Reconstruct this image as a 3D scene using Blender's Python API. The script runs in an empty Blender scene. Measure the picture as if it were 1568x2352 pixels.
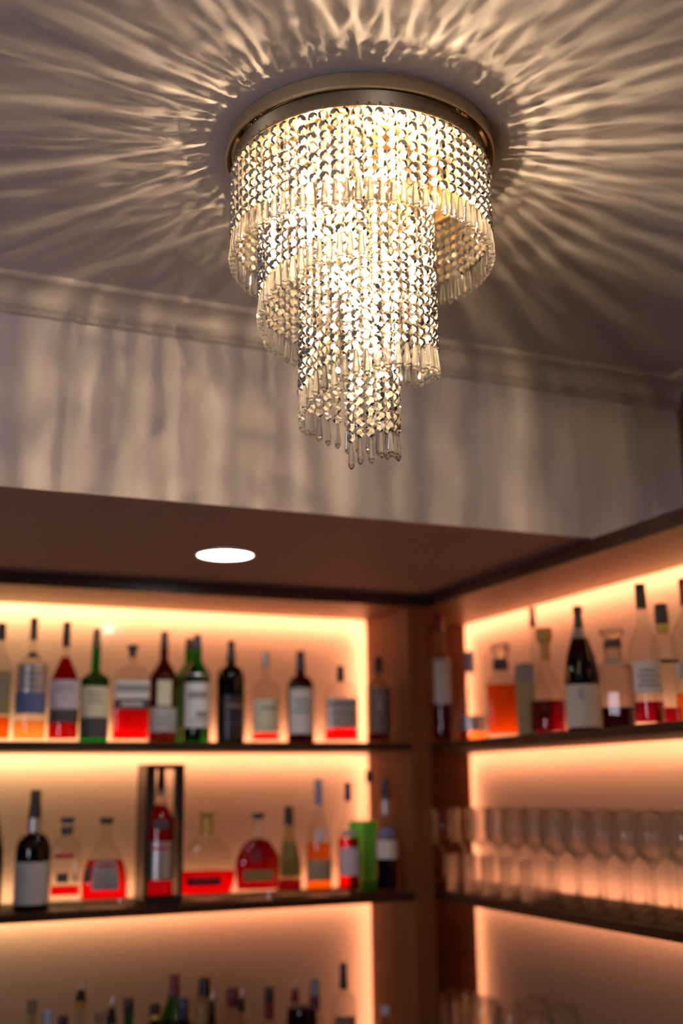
import bpy, bmesh, math, random
from mathutils import Vector, Matrix

PI = math.pi
random.seed(7)
SC = bpy.context.scene
COL = SC.collection

# ------------------------------------------------------------------ camera, light, exposure
F_PX, YAW, PITCH, ROLL = 2591.36, 0.408069531, 0.240151709, -0.013194940
cam_d = bpy.data.cameras.new('camera')
cam = bpy.data.objects.new('camera', cam_d)
COL.objects.link(cam)
cam_d.sensor_fit = 'VERTICAL'
cam_d.sensor_height = 36.0
cam_d.lens = F_PX / 2352 * 36.0
cam_d.clip_start = 0.02
cam_d.dof.use_dof = True
cam_d.dof.focus_distance = 1.37
cam_d.dof.aperture_fstop = 2.2
fw = Vector((math.sin(YAW) * math.cos(PITCH), math.cos(YAW) * math.cos(PITCH), math.sin(PITCH)))
rt = Vector((math.cos(YAW), -math.sin(YAW), 0))
up = rt.cross(fw)
rt2 = rt * math.cos(ROLL) + up * math.sin(ROLL)
up2 = up * math.cos(ROLL) - rt * math.sin(ROLL)
m = Matrix((rt2, up2, -fw)).transposed().to_4x4()
m.translation = (0, 0, 1.45)
cam.matrix_world = m
SC.camera = cam
CAM = Vector((0, 0, 1.45))

SC.view_settings.view_transform = 'Standard'
SC.view_settings.look = 'None'
SC.view_settings.exposure = 0.0
SC.view_settings.gamma = 1.0
SC.view_settings.use_curve_mapping = False
cy = SC.cycles
cy.use_denoising = True
cy.max_bounces = 16
cy.diffuse_bounces = 4
cy.glossy_bounces = 4
cy.transmission_bounces = 14
cy.transparent_max_bounces = 48
cy.sample_clamp_indirect = 4.0
cy.caustics_reflective = True
cy.caustics_refractive = True
cy.blur_glossy = 0.5

world = bpy.data.worlds.new('room_daylight')
SC.world = world
world.use_nodes = True
world.node_tree.nodes['Background'].inputs[0].default_value = (0.80, 0.80, 1.0, 1)
world.node_tree.nodes['Background'].inputs[1].default_value = 0.05

def area(name, loc, target, sx, sy, power, col):
    d = bpy.data.lights.new(name, 'AREA')
    d.shape = 'RECTANGLE'
    d.size, d.size_y, d.energy, d.color = sx, sy, power, col
    o = bpy.data.objects.new(name, d)
    COL.objects.link(o)
    o.location = loc
    o.rotation_euler = (Vector(target) - Vector(loc)).to_track_quat('-Z', 'Y').to_euler()
    return o
# added cool fill light from the left, unseen beyond the frame
area('side_fill_light', (-1.9, -0.35, 1.45), (0.3, 1.8, 2.05), 0.6, 0.6, 17, (0.90, 0.82, 0.98))

FILAMENT = 11500.0
STRIP = (1.0, 0.36, 0.17)
STRIP_POWER = {'top': 43.0, 'mid': 31.0, 'low': 23.0}
DOWNLIGHT = 9.0

# ------------------------------------------------------------------ materials
def new_mat(name):
    mt = bpy.data.materials.new(name)
    mt.use_nodes = True
    nt = mt.node_tree
    for n in list(nt.nodes):
        if n.type != 'OUTPUT_MATERIAL':
            nt.nodes.remove(n)
    return mt, nt, nt.nodes['Material Output']

def principled(name, col, rough=0.5, metal=0.0, spec=0.5, noise=None, bump=None):
    """noise: (scale xyz, second colour, detail); bump: (scale xyz, strength)"""
    mt, nt, out = new_mat(name)
    b = nt.nodes.new('ShaderNodeBsdfPrincipled')
    b.inputs['Base Color'].default_value = (*col, 1)
    b.inputs['Roughness'].default_value = rough
    b.inputs['Metallic'].default_value = metal
    b.inputs['Specular IOR Level'].default_value = spec
    nt.links.new(b.outputs[0], out.inputs[0])
    tc = nt.nodes.new('ShaderNodeTexCoord')
    def field(scale, detail):
        mp = nt.nodes.new('ShaderNodeMapping')
        mp.inputs['Scale'].default_value = scale
        nt.links.new(tc.outputs['Object'], mp.inputs[0])
        n = nt.nodes.new('ShaderNodeTexNoise')
        n.inputs['Scale'].default_value = 1
        n.inputs['Detail'].default_value = detail
        nt.links.new(mp.outputs[0], n.inputs['Vector'])
        return n
    if noise:
        n = field(noise[0], noise[2])
        r = nt.nodes.new('ShaderNodeValToRGB')
        r.color_ramp.elements[0].position = 0.3
        r.color_ramp.elements[1].position = 0.7
        r.color_ramp.elements[0].color = (*col, 1)
        r.color_ramp.elements[1].color = (*noise[1], 1)
        nt.links.new(n.outputs[0], r.inputs[0])
        nt.links.new(r.outputs[0], b.inputs['Base Color'])
    if bump:
        n = field(bump[0], 4)
        bp = nt.nodes.new('ShaderNodeBump')
        bp.inputs['Strength'].default_value = bump[1]
        bp.inputs['Distance'].default_value = 0.002
        nt.links.new(n.outputs[0], bp.inputs['Height'])
        nt.links.new(bp.outputs[0], b.inputs['Normal'])
    return mt

def emission(name, col, strength):
    mt, nt, out = new_mat(name)
    e = nt.nodes.new('ShaderNodeEmission')
    e.inputs[0].default_value = (*col, 1)
    e.inputs[1].default_value = strength
    nt.links.new(e.outputs[0], out.inputs[0])
    return mt

def clear(name, tint, gloss=0.9, rough=0.06, edge=0.35, base=0.05):
    """thin tinted glass or liquid: lets light through with a tint, reflects at the rims"""
    mt, nt, out = new_mat(name)
    t = nt.nodes.new('ShaderNodeBsdfTransparent')
    t.inputs[0].default_value = (*tint, 1)
    g = nt.nodes.new('ShaderNodeBsdfGlossy')
    g.inputs['Color'].default_value = (gloss, gloss, gloss, 1)
    g.inputs['Roughness'].default_value = rough
    lw = nt.nodes.new('ShaderNodeLayerWeight')
    lw.inputs['Blend'].default_value = edge
    mr = nt.nodes.new('ShaderNodeMapRange')
    mr.inputs['To Min'].default_value = base
    mr.inputs['To Max'].default_value = 0.65
    nt.links.new(lw.outputs['Facing'], mr.inputs['Value'])
    mr.inputs['From Min'].default_value = 0.25
    mx = nt.nodes.new('ShaderNodeMixShader')
    nt.links.new(mr.outputs[0], mx.inputs[0])
    nt.links.new(t.outputs[0], mx.inputs[1])
    nt.links.new(g.outputs[0], mx.inputs[2])
    nt.links.new(mx.outputs[0], out.inputs[0])
    return mt

def real_glass(name, col=(1, 1, 1), rough=0.0, ior=1.45, see=0.0):
    mt, nt, out = new_mat(name)
    g = nt.nodes.new('ShaderNodeBsdfGlass')
    g.inputs['Color'].default_value = (*col, 1)
    g.inputs['Roughness'].default_value = rough
    g.inputs['IOR'].default_value = ior
    if see:
        t = nt.nodes.new('ShaderNodeBsdfTransparent')
        mx = nt.nodes.new('ShaderNodeMixShader')
        mx.inputs[0].default_value = see
        nt.links.new(g.outputs[0], mx.inputs[1])
        nt.links.new(t.outputs[0], mx.inputs[2])
        nt.links.new(mx.outputs[0], out.inputs[0])
    else:
        nt.links.new(g.outputs[0], out.inputs[0])
    return mt

def crystal_mat(name, refr, scat, rough):
    mt, nt, out = new_mat(name)
    t = nt.nodes.new('ShaderNodeBsdfTransparent')
    t.inputs[0].default_value = (1, 0.99, 0.97, 1)
    r = nt.nodes.new('ShaderNodeBsdfRefraction')
    r.inputs['Roughness'].default_value = rough
    r.inputs['IOR'].default_value = 1.5
    g = nt.nodes.new('ShaderNodeBsdfGlossy')
    g.inputs['Roughness'].default_value = 0.10
    tl = nt.nodes.new('ShaderNodeBsdfTranslucent')
    tl.inputs[0].default_value = (0.95, 0.93, 0.9, 1)
    m1 = nt.nodes.new('ShaderNodeMixShader'); m1.inputs[0].default_value = refr   # transparent / refraction
    nt.links.new(t.outputs[0], m1.inputs[1]); nt.links.new(r.outputs[0], m1.inputs[2])
    m2 = nt.nodes.new('ShaderNodeMixShader'); m2.inputs[0].default_value = scat
    nt.links.new(m1.outputs[0], m2.inputs[1]); nt.links.new(tl.outputs[0], m2.inputs[2])
    fr = nt.nodes.new('ShaderNodeFresnel'); fr.inputs[0].default_value = 1.68
    m3 = nt.nodes.new('ShaderNodeMixShader')
    nt.links.new(fr.outputs[0], m3.inputs[0])
    nt.links.new(m2.outputs[0], m3.inputs[1]); nt.links.new(g.outputs[0], m3.inputs[2])
    nt.links.new(m3.outputs[0], out.inputs[0])
    return mt

def panel_mat():
    mt, nt, out = new_mat('opal_acrylic')
    tl = nt.nodes.new('ShaderNodeBsdfTranslucent')
    tl.inputs[0].default_value = (0.92, 0.84, 0.76, 1)
    df = nt.nodes.new('ShaderNodeBsdfDiffuse')
    df.inputs[0].default_value = (0.62, 0.50, 0.42, 1)
    gl = nt.nodes.new('ShaderNodeBsdfGlossy')
    gl.inputs['Roughness'].default_value = 0.10
    m1 = nt.nodes.new('ShaderNodeMixShader'); m1.inputs[0].default_value = 0.14
    nt.links.new(tl.outputs[0], m1.inputs[1]); nt.links.new(df.outputs[0], m1.inputs[2])
    m2 = nt.nodes.new('ShaderNodeMixShader'); m2.inputs[0].default_value = 0.02
    nt.links.new(m1.outputs[0], m2.inputs[1]); nt.links.new(gl.outputs[0], m2.inputs[2])
    nt.links.new(m2.outputs[0], out.inputs[0])
    return mt

def frieze_mat():
    mt, nt, out = new_mat('pressed_brass_lattice')
    b = nt.nodes.new('ShaderNodeBsdfPrincipled')
    b.inputs['Base Color'].default_value = (0.72, 0.59, 0.36, 1)
    b.inputs['Metallic'].default_value = 0.9
    b.inputs['Roughness'].default_value = 0.38
    uv = nt.nodes.new('ShaderNodeUVMap')
    waves = []
    for a in (PI / 4, -PI / 4):
        mp = nt.nodes.new('ShaderNodeMapping'); mp.inputs['Rotation'].default_value = (0, 0, a)
        nt.links.new(uv.outputs[0], mp.inputs[0])
        w = nt.nodes.new('ShaderNodeTexWave'); w.inputs['Scale'].default_value = 45
        nt.links.new(mp.outputs[0], w.inputs['Vector']); waves.append(w)
    mx = nt.nodes.new('ShaderNodeMath'); mx.operation = 'MAXIMUM'
    nt.links.new(waves[0].outputs['Fac'], mx.inputs[0]); nt.links.new(waves[1].outputs['Fac'], mx.inputs[1])
    bp = nt.nodes.new('ShaderNodeBump'); bp.inputs['Strength'].default_value = 0.5; bp.inputs['Distance'].default_value = 0.001
    nt.links.new(mx.outputs[0], bp.inputs['Height']); nt.links.new(bp.outputs[0], b.inputs['Normal'])
    nt.links.new(b.outputs[0], out.inputs[0])
    return mt

def strip_mat(name, power, axis, a0, a1, c0, c1):
    """LED tape whose white drifts from c0 to c1 along its length"""
    mt, nt, out = new_mat(name)
    e = nt.nodes.new('ShaderNodeEmission')
    tc = nt.nodes.new('ShaderNodeTexCoord')
    sx = nt.nodes.new('ShaderNodeSeparateXYZ')
    nt.links.new(tc.outputs['Object'], sx.inputs[0])
    mr = nt.nodes.new('ShaderNodeMapRange')
    mr.inputs['From Min'].default_value = a0; mr.inputs['From Max'].default_value = a1
    nt.links.new(sx.outputs[axis], mr.inputs['Value'])
    rp = nt.nodes.new('ShaderNodeValToRGB')
    rp.color_ramp.elements[0].color = (*c0, 1); rp.color_ramp.elements[1].color = (*c1, 1)
    nt.links.new(mr.outputs[0], rp.inputs[0])
    nt.links.new(rp.outputs[0], e.inputs[0])
    e.inputs[1].default_value = power
    nt.links.new(e.outputs[0], out.inputs[0])
    return mt

M = {}
M['ceiling'] = principled('ceiling_paint', (0.56, 0.525, 0.53), 0.75, bump=((55, 55, 55), 0.15))
M['plaster'] = principled('pearl_wallcovering', (0.57, 0.52, 0.51), 0.55, noise=((26, 26, 2.6), (0.69, 0.645, 0.635), 5), bump=((60, 60, 6), 0.12))
M['soffit'] = principled('brown_soffit_paint', (0.47, 0.32, 0.29), 0.6, bump=((40, 40, 40), 0.1))
M['crown'] = principled('crown_paint', (0.52, 0.47, 0.44), 0.5)
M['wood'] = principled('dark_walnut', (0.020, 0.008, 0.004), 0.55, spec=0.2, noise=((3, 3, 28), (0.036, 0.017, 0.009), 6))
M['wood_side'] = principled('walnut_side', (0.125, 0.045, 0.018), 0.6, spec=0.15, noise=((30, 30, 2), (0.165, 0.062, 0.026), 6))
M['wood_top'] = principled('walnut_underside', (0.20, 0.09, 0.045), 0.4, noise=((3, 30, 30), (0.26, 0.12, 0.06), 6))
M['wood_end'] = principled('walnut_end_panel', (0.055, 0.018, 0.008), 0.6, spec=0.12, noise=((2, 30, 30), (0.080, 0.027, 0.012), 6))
M['wood_unlit'] = principled('unlit_walnut_edge', (0.030, 0.012, 0.008), 0.4)  # same walnut as the underside, shade of the unlit rail painted in
M['panel'] = panel_mat()
M['cavity'] = principled('white_cavity_lining', (0.28, 0.24, 0.21), 0.7)
M['floor'] = principled('floor_boards', (0.10, 0.06, 0.04), 0.4, noise=((2, 30, 1), (0.15, 0.09, 0.06), 5))
M['right'] = principled('dark_wall_panel', (0.10, 0.065, 0.04), 0.6)
M['brass'] = principled('champagne_brass', (0.80, 0.66, 0.46), 0.20, 1.0)
M['brass_dark_reflect'] = principled('brass_painted_reflection', (0.30, 0.22, 0.13), 0.07, 1.0)  # brass darkened so the dark room's reflection is in its colour
M['brass_satin'] = principled('satin_brass', (0.74, 0.61, 0.39), 0.40, 0.9)
M['brass_plate'] = principled('gold_plate', (0.85, 0.58, 0.24), 0.55, 0.8)
M['frieze'] = frieze_mat()
M['crystal'] = crystal_mat('cut_crystal', 0.40, 0.46, 0.09)
M['crystal_drop'] = crystal_mat('clear_crystal_drop', 0.60, 0.16, 0.03)
M['bulb'] = clear('bulb_glass', (0.99, 0.98, 0.96), 0.9, 0.02, 0.3, 0.03)
M['filament'] = emission('lamp_filament', (1.0, 0.70, 0.40), FILAMENT)
M['lamp_white'] = emission('downlight_lens', (1.0, 0.97, 0.92), DOWNLIGHT)
M['lamp_core'] = emission('downlight_core', (1.0, 0.97, 0.92), 1500.0)
M['steel'] = principled('steel', (0.62, 0.62, 0.62), 0.25, 1.0)
M['wineglass'] = real_glass('clear_stemware', (0.97, 0.97, 0.97), see=0.72)
M['cutglass'] = real_glass('cut_glass', (0.95, 0.95, 0.95), see=0.3)

GLASS = {'clear': (0.93, 0.93, 0.92), 'green': (0.05, 0.46, 0.12), 'dkgreen': (0.045, 0.085, 0.015), 'brown': (0.22, 0.07, 0.02),
         'dkbrown': (0.10, 0.025, 0.012), 'wine': (0.13, 0.02, 0.02), 'black': (0.03, 0.012, 0.01), 'olive': (0.14, 0.11, 0.02),
         'pale': (0.80, 0.82, 0.66)}
for k, c in GLASS.items():
    M['g_' + k] = clear('bottle_glass_' + k, c, rough=0.02, edge=0.30, base=0.03)
M['g_cut'] = M['cutglass']
LIQ = {'red': (0.90, 0.035, 0.02), 'orange': (0.98, 0.50, 0.10), 'deep': (0.55, 0.02, 0.04), 'magenta': (0.50, 0.02, 0.14),
       'amber': (0.98, 0.62, 0.30), 'rosso': (0.95, 0.36, 0.03), 'crimson': (0.60, 0.025, 0.05), 'black': (0.10, 0.02, 0.04)}
for k, c in LIQ.items():
    M['l_' + k] = clear('spirit_' + k, c, gloss=0.3, edge=0.15, base=0.0)
PAINT = {'black': (0.012, 0.010, 0.012), 'white': (0.62, 0.60, 0.58), 'cream': (0.62, 0.58, 0.40), 'grey': (0.42, 0.40, 0.38), 'lilac': (0.52, 0.47, 0.56),
         'blue': (0.10, 0.14, 0.32), 'bluegrey': (0.25, 0.27, 0.40), 'dark': (0.05, 0.04, 0.05), 'brown': (0.16, 0.11, 0.08), 'silver': (0.45, 0.43, 0.43),
         'navy': (0.03, 0.03, 0.08), 'red': (0.40, 0.03, 0.04), 'dkred': (0.16, 0.012, 0.03), 'gold': (0.42, 0.25, 0.04), 'green': (0.22, 0.82, 0.10),
         'dkgreen': (0.05, 0.28, 0.03), 'yellow': (0.60, 0.45, 0.08), 'tan': (0.34, 0.26, 0.14), 'paleblue': (0.45, 0.52, 0.62), 'purple': (0.10, 0.03, 0.10),
         'olive': (0.20, 0.15, 0.05), 'text': (0.24, 0.22, 0.22)}
for k, c in PAINT.items():
    M['p_' + k] = principled('finish_' + k, c, 0.3 if k in ('black', 'navy', 'dkred', 'silver', 'gold') else 0.6, 0.6 if k == 'silver' else 0.0)

# ------------------------------------------------------------------ mesh helpers
def link(name, me, parent=None, mats=(), smooth=None):
    o = bpy.data.objects.new(name, me)
    COL.objects.link(o)
    for x in mats:
        me.materials.append(x)
    if parent is not None:
        o.parent = parent
    return o

def finish(name, bm, mats, parent=None, smooth=False, normals=True):
    if normals:
        bmesh.ops.recalc_face_normals(bm, faces=bm.faces)
    me = bpy.data.meshes.new(name)
    bm.to_mesh(me)
    bm.free()
    if smooth:
        for p in me.polygons:
            p.use_smooth = True
        me.set_sharp_from_angle(angle=math.radians(38))
    return link(name, me, parent, mats if isinstance(mats, (list, tuple)) else (mats,))

def add_box(bm, x0, x1, y0, y1, z0, z1, mi=0, bev=0.0):
    v = [bm.verts.new(p) for p in ((x0, y0, z0), (x1, y0, z0), (x1, y1, z0), (x0, y1, z0), (x0, y0, z1), (x1, y0, z1), (x1, y1, z1), (x0, y1, z1))]
    fs = [bm.faces.new([v[i] for i in q]) for q in ((3, 2, 1, 0), (4, 5, 6, 7), (0, 1, 5, 4), (1, 2, 6, 5), (2, 3, 7, 6), (3, 0, 4, 7))]
    for f in fs:
        f.material_index = mi
    if bev:
        es = list({e for f in fs for e in f.edges})
        bmesh.ops.bevel(bm, geom=es, offset=bev, segments=2, affect='EDGES')
    return fs

def box(name, x0, x1, y0, y1, z0, z1, mt, parent=None, bev=0.0):
    bm = bmesh.new()
    add_box(bm, x0, x1, y0, y1, z0, z1, 0, bev)
    return finish(name, bm, mt, parent)

def add_lathe(bm, prof, seg=24, shape=None, mi=0, cx=0, cy_=0, close_bottom=True, close_top=True):
    """shape: None or fn(r, theta) -> (x, y)"""
    rings = []
    for r, z in prof:
        if r < 1e-6:
            rings.append([bm.verts.new((cx, cy_, z))])
            continue
        row = []
        for i in range(seg):
            a = 2 * PI * i / seg
            x, y = shape(r, a) if shape else (r * math.cos(a), r * math.sin(a))
            row.append(bm.verts.new((cx + x, cy_ + y, z)))
        rings.append(row)
    for a, b in zip(rings[:-1], rings[1:]):
        if len(a) == 1 and len(b) == 1:
            continue
        for i in range(seg):
            j = (i + 1) % seg
            if len(a) == 1:
                f = bm.faces.new((a[0], b[j], b[i]))
            elif len(b) == 1:
                f = bm.faces.new((a[i], a[j], b[0]))
            else:
                f = bm.faces.new((a[i], a[j], b[j], b[i]))
            f.material_index = mi
    for row, on in ((rings[0], close_bottom), (rings[-1], close_top)):
        if on and len(row) > 1:
            f = bm.faces.new(row)
            f.material_index = mi

def lathe(name, prof, mt, parent=None, seg=24, shape=None, smooth=True, **k):
    bm = bmesh.new()
    add_lathe(bm, prof, seg, shape, **k)
    return finish(name, bm, mt, parent, smooth)

def tube(bm, pts, r, seg=8):
    rings = []
    for i, p in enumerate(pts):
        d = (Vector(pts[min(i + 1, len(pts) - 1)]) - Vector(pts[max(i - 1, 0)])).normalized()
        q = d.to_track_quat('Z', 'Y')
        rr = r[i] if isinstance(r, (list, tuple)) else r
        rings.append([bm.verts.new(Vector(p) + q @ Vector((rr * math.cos(2 * PI * k / seg), rr * math.sin(2 * PI * k / seg), 0))) for k in range(seg)])
    for a, b in zip(rings[:-1], rings[1:]):
        for k in range(seg):
            bm.faces.new((a[k], a[(k + 1) % seg], b[(k + 1) % seg], b[k]))
    bm.faces.new(rings[0][::-1]); bm.faces.new(rings[-1])

def empty(name, loc, rz=0.0):
    o = bpy.data.objects.new(name, None)
    o.empty_display_size = 0.05
    COL.objects.link(o)
    o.location = loc
    o.rotation_euler = (0, 0, rz)
    return o

def tag(o, label=None, cat=None, group=None, kind=None):
    if label: o['label'] = label
    if cat: o['category'] = cat
    if group: o['group'] = group
    if kind: o['kind'] = kind
    return o

# ------------------------------------------------------------------ the room
CEIL, SOF, YF = 2.25, 1.91, 1.752          # ceiling, underside of the bulkhead, its face
YB, YP = 2.449, 2.697                      # front and back of the left shelving
XB, XP = 1.283, 1.526                      # front and back of the right shelving
ZB = 1.880                                 # underside of the cabinets' top board
S1, S2, S3 = 1.553, 1.213, 0.755           # shelf tops
TH = 0.017

def struct(o):
    o['kind'] = 'structure'
    return o

struct(box('ceiling', -2.6, 1.512, -2.2, YF, CEIL, CEIL + 0.08, M['ceiling']))
bm = bmesh.new()
fs = add_box(bm, -2.6, 1.70, YF, 2.80, SOF, CEIL + 0.08)
for f in fs:
    if f.normal.z < -0.5 or all(abs(v.co.z - SOF) < 1e-6 for v in f.verts):
        f.material_index = 1
struct(finish('wall_bulkhead', bm, (M['plaster'], M['soffit'])))
struct(box('wall_back', -2.6, 1.70, 2.741, 2.80, 0.0, SOF, M['plaster']))
bm = bmesh.new()
add_box(bm, 1.512, 1.70, -2.2, YF, SOF + 0.002, CEIL + 0.08)
add_box(bm, 1.570, 1.70, -2.2, 2.741, 0.0, SOF + 0.002)
struct(finish('wall_right', bm, M['right']))
struct(box('floor', -2.6, 1.70, -2.2, 2.80, -0.05, 0.0, M['floor']))

def crown_profile():
    p = [(0.0, 2.196), (0.009, 2.196), (0.0125, 2.200), (0.010, 2.204), (0.008, 2.206), (0.0135, 2.208), (0.016, 2.212), (0.014, 2.2155)]
    for i in range(9):
        a = i / 8 * PI / 2
        p.append((0.015 + 0.028 * (1 - math.cos(a)), 2.216 + 0.024 * math.sin(a)))
    p += [(0.047, 2.2405), (0.050, 2.244), (0.050, CEIL), (0.0, CEIL)]
    return p

def crown(name, fn, t0, t1):
    bm = bmesh.new()
    pr = crown_profile()
    a = [bm.verts.new(fn(d, z, t0 + 0 * d)) for d, z in pr]
    b = [bm.verts.new(fn(d, z, t1)) for d, z in pr]
    for i in range(len(pr)):
        j = (i + 1) % len(pr)
        bm.faces.new((a[i], a[j], b[j], b[i]))
    bm.faces.new(a); bm.faces.new(b[::-1])
    return struct(finish(name, bm, M['crown'], smooth=True))
crown('trim_1', lambda d, z, t: (t, YF - d, z), -2.6, 1.512)
crown('trim_2', lambda d, z, t: (1.512 - d, t, z), -2.2, YF - 0.052)

# ------------------------------------------------------------------ chandelier
KC = 0.9697
CX, CY = 0.5472, 1.1910
FR = Vector((-0.417, -0.909, 0))           # towards the photographer
RT = Vector((0.909, -0.417, 0))
ch = tag(empty('crystal_chandelier', (CX, CY, CEIL)), 'round tiered crystal bead chandelier glowing under a brass ceiling ring', 'chandelier')

R0 = 0.1719
def ring_obj(name, prof, mt, seg=128):
    return lathe(name, prof, mt, ch, seg, close_bottom=False, close_top=False)
# outer brass band with a rolled lip, then the polished step, its dark reflection painted in, up to the frieze
ring_obj('brass_band', [(R0 - 0.004, -0.0001), (R0, -0.001), (R0, -0.0165), (R0 + 0.0015, -0.018), (R0 + 0.0012, -0.0198), (R0 - 0.001, -0.0205)], M['brass_satin'])
ring_obj('polished_step', [(R0 - 0.001, -0.0205), (R0 - 0.003, -0.0198), (R0 - 0.0065, -0.0150), (R0 - 0.0105, -0.0165), (R0 - 0.0105, -0.019)], M['brass_dark_reflect'])
RF = R0 - 0.0100
bm = bmesh.new()
uvl = bm.loops.layers.uv.new('UVMap')
n = 160
lo = [bm.verts.new((RF * math.cos(2 * PI * i / n), RF * math.sin(2 * PI * i / n), -0.0365)) for i in range(n)]
hi = [bm.verts.new((RF * math.cos(2 * PI * i / n), RF * math.sin(2 * PI * i / n), -0.0170)) for i in range(n)]
for i in range(n):
    j = (i + 1) % n
    f = bm.faces.new((lo[i], lo[j], hi[j], hi[i]))
    for l, (u, v) in zip(f.loops, ((i, 0), (i + 1, 0), (i + 1, 1), (i, 1))):
        l[uvl].uv = (u / n * 2 * PI * RF * 10, v * 0.0195 * 10)
    f.smooth = True
finish('lattice_frieze', bm, M['frieze'], ch, normals=False)
ring_obj('bead_rail', [(RF - 0.001, -0.0360), (RF + 0.0016, -0.0366), (RF + 0.0016, -0.0388), (RF - 0.002, -0.0392)], M['brass'])
ring_obj('ceiling_plate', [(0.0, -0.0300), (RF - 0.0005, -0.0300)], M['brass_plate'], 96)
bm = bmesh.new()
for i in range(78):
    a = 2 * PI * i / 78
    x, y = (RF + 0.0018) * math.cos(a), (RF + 0.0018) * math.sin(a)
    bmesh.ops.create_uvsphere(bm, u_segments=6, v_segments=4, radius=0.0012, matrix=Matrix.Translation((x, y, -0.0350)))
tag(finish('rail_pin', bm, M['brass'], ch, smooth=True), kind='stuff')

# bulbs: clear envelopes with a hot filament, each on a brass socket
def bulb(pol_r, ang, z, w=0.00125):
    d = (FR * math.cos(ang) + RT * math.sin(ang)) * pol_r
    s = lathe('bulb_socket', [(0.0, -0.0300), (0.0055, -0.0302), (0.0055, z + 0.022), (0.0085, z + 0.021), (0.0085, z + 0.004), (0.0, z + 0.004)], M['brass_plate'], ch, 14)
    s.location = (d.x, d.y, 0)
    pr = [(0.0055, z + 0.004), (0.006, z), (0.0095, z - 0.008), (0.0105, z - 0.014), (0.009, z - 0.022), (0.005, z - 0.030), (0.0, z - 0.035)]
    b = lathe('bulb', pr, M['bulb'], ch, 16)
    b.location = (d.x, d.y, 0)
    fl = lathe('filament', [(0.0, z - 0.006), (w, z - 0.007), (w, z - 0.019), (0.0, z - 0.020)], M['filament'], b, 8)
for i in range(6):
    bulb(0.092, -1.75 + i * PI / 3, -0.066 - 0.010 * (i % 2))
for r_, a_, z_ in ((0.060, -0.45, -0.195), (0.062, 1.60, -0.160), (0.030, 2.6, -0.245), (0.085, -0.85, -0.125)):
    bulb(r_, a_, z_, 0.0020)

# crystals: octagon beads on wire, a cut drop at the foot of each strand
BEAD, PITCH, DROP = 0.0066, 0.0130, 0.034
def add_octagon(bm, z, tw, R=BEAD):
    t = R * 0.52
    ca, sa = math.cos(tw), math.sin(tw)
    def P(u, w, d):                          # u along the face, w up, d through
        return bm.verts.new((u * ca - d * sa, u * sa + d * ca, z + w))
    gird = [P(R * math.cos(PI / 8 + i * PI / 4), R * math.sin(PI / 8 + i * PI / 4), 0) for i in range(8)]
    for sg in (1, -1):
        tab = [P(R * 0.55 * math.cos(i * PI / 4), R * 0.55 * math.sin(i * PI / 4), sg * t) for i in range(8)]
        for i in range(8):
            a, b, c, d2 = gird[i - 1], gird[i], tab[i], tab[(i + 1) % 8]
            bm.faces.new((a, b, c) if sg > 0 else (b, a, c))
            bm.faces.new((b, d2, c) if sg > 0 else (b, c, d2))
        bm.faces.new(tab if sg > 0 else tab[::-1])
strand_cache = {}
def strand_mesh(nb, var):
    key = (nb, var)
    if key not in strand_cache:
        rnd = random.Random(nb * 31 + var)
        bm = bmesh.new()
        for i in range(nb):
            add_octagon(bm, -0.0075 - i * PITCH, rnd.uniform(-0.55, 0.55))
        for i in range(nb):
            zc = -0.0008 - i * PITCH
            bmesh.ops.create_cone(bm, cap_ends=True, segments=5, radius1=0.0006, radius2=0.0006, depth=0.003, matrix=Matrix.Translation((0, 0, zc)))
        me = bpy.data.meshes.new('crystal_strand')
        bm.to_mesh(me); bm.free()
        me.materials.append(M['crystal'])
        strand_cache[key] = me
    return strand_cache[key]
def drop_profile():
    return [(0.0, 0.0), (0.0016, -0.0005), (0.0024, -0.003), (0.0034, -0.012), (0.0046, -0.0225), (0.0050, -0.0250), (0.0036, -0.0270), (0.0046, -0.0290), (0.0024, -0.0322), (0.0, -0.0345)]
bm = bmesh.new()
add_lathe(bm, drop_profile(), 6)
bmesh.ops.recalc_face_normals(bm, faces=bm.faces)
drop_me = bpy.data.meshes.new('crystal_drop')
bm.to_mesh(drop_me); bm.free()
drop_me.materials.append(M['crystal_drop'])

strands = []                                 # (x, y, z_top, n_beads, rot)
RT1 = RF + 0.0012
N1 = 78
for i in range(N1):
    a = 2 * PI * i / N1
    strands.append((RT1 * math.cos(a), RT1 * math.sin(a), -0.0385, 7, a + PI / 2, 1))
# the inner curtain is one long spiral that tightens as it hangs lower
KEYS = [(0, 0.150, -0.222), (0.5, 0.140, -0.240), (1, 0.130, -0.258), (2, 0.112, -0.290), (3, 0.093, -0.318), (4, 0.083, -0.345), (5, 0.080, -0.383), (6, 0.060, -0.402),
        (7, 0.040, -0.425), (8, 0.030, -0.440), (8.6, 0.026, -0.448)]
def key(t):
    for (a, r0, z0), (b, r1, z1) in zip(KEYS[:-1], KEYS[1:]):
        if t <= b:
            f = (t - a) / (b - a)
            return r0 + (r1 - r0) * f, z0 + (z1 - z0) * f
    return KEYS[-1][1:]
t = 0.0
while t < 8.6:
    r, z = key(t)
    ang = -t * PI / 2                          # front, left, back, right
    d = (FR * math.cos(ang) + RT * math.sin(ang)) * r * KC
    zb = z * KC
    top = -0.0310
    nb = max(3, round((top - zb - DROP) / PITCH))
    top = zb + DROP + nb * PITCH
    strands.append((d.x, d.y, min(top, -0.0305), nb, math.atan2(d.y, d.x) + PI / 2, 2))
    t += (0.0125 if t < 4 else 0.0135) / (r * PI / 2 * KC)
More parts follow.
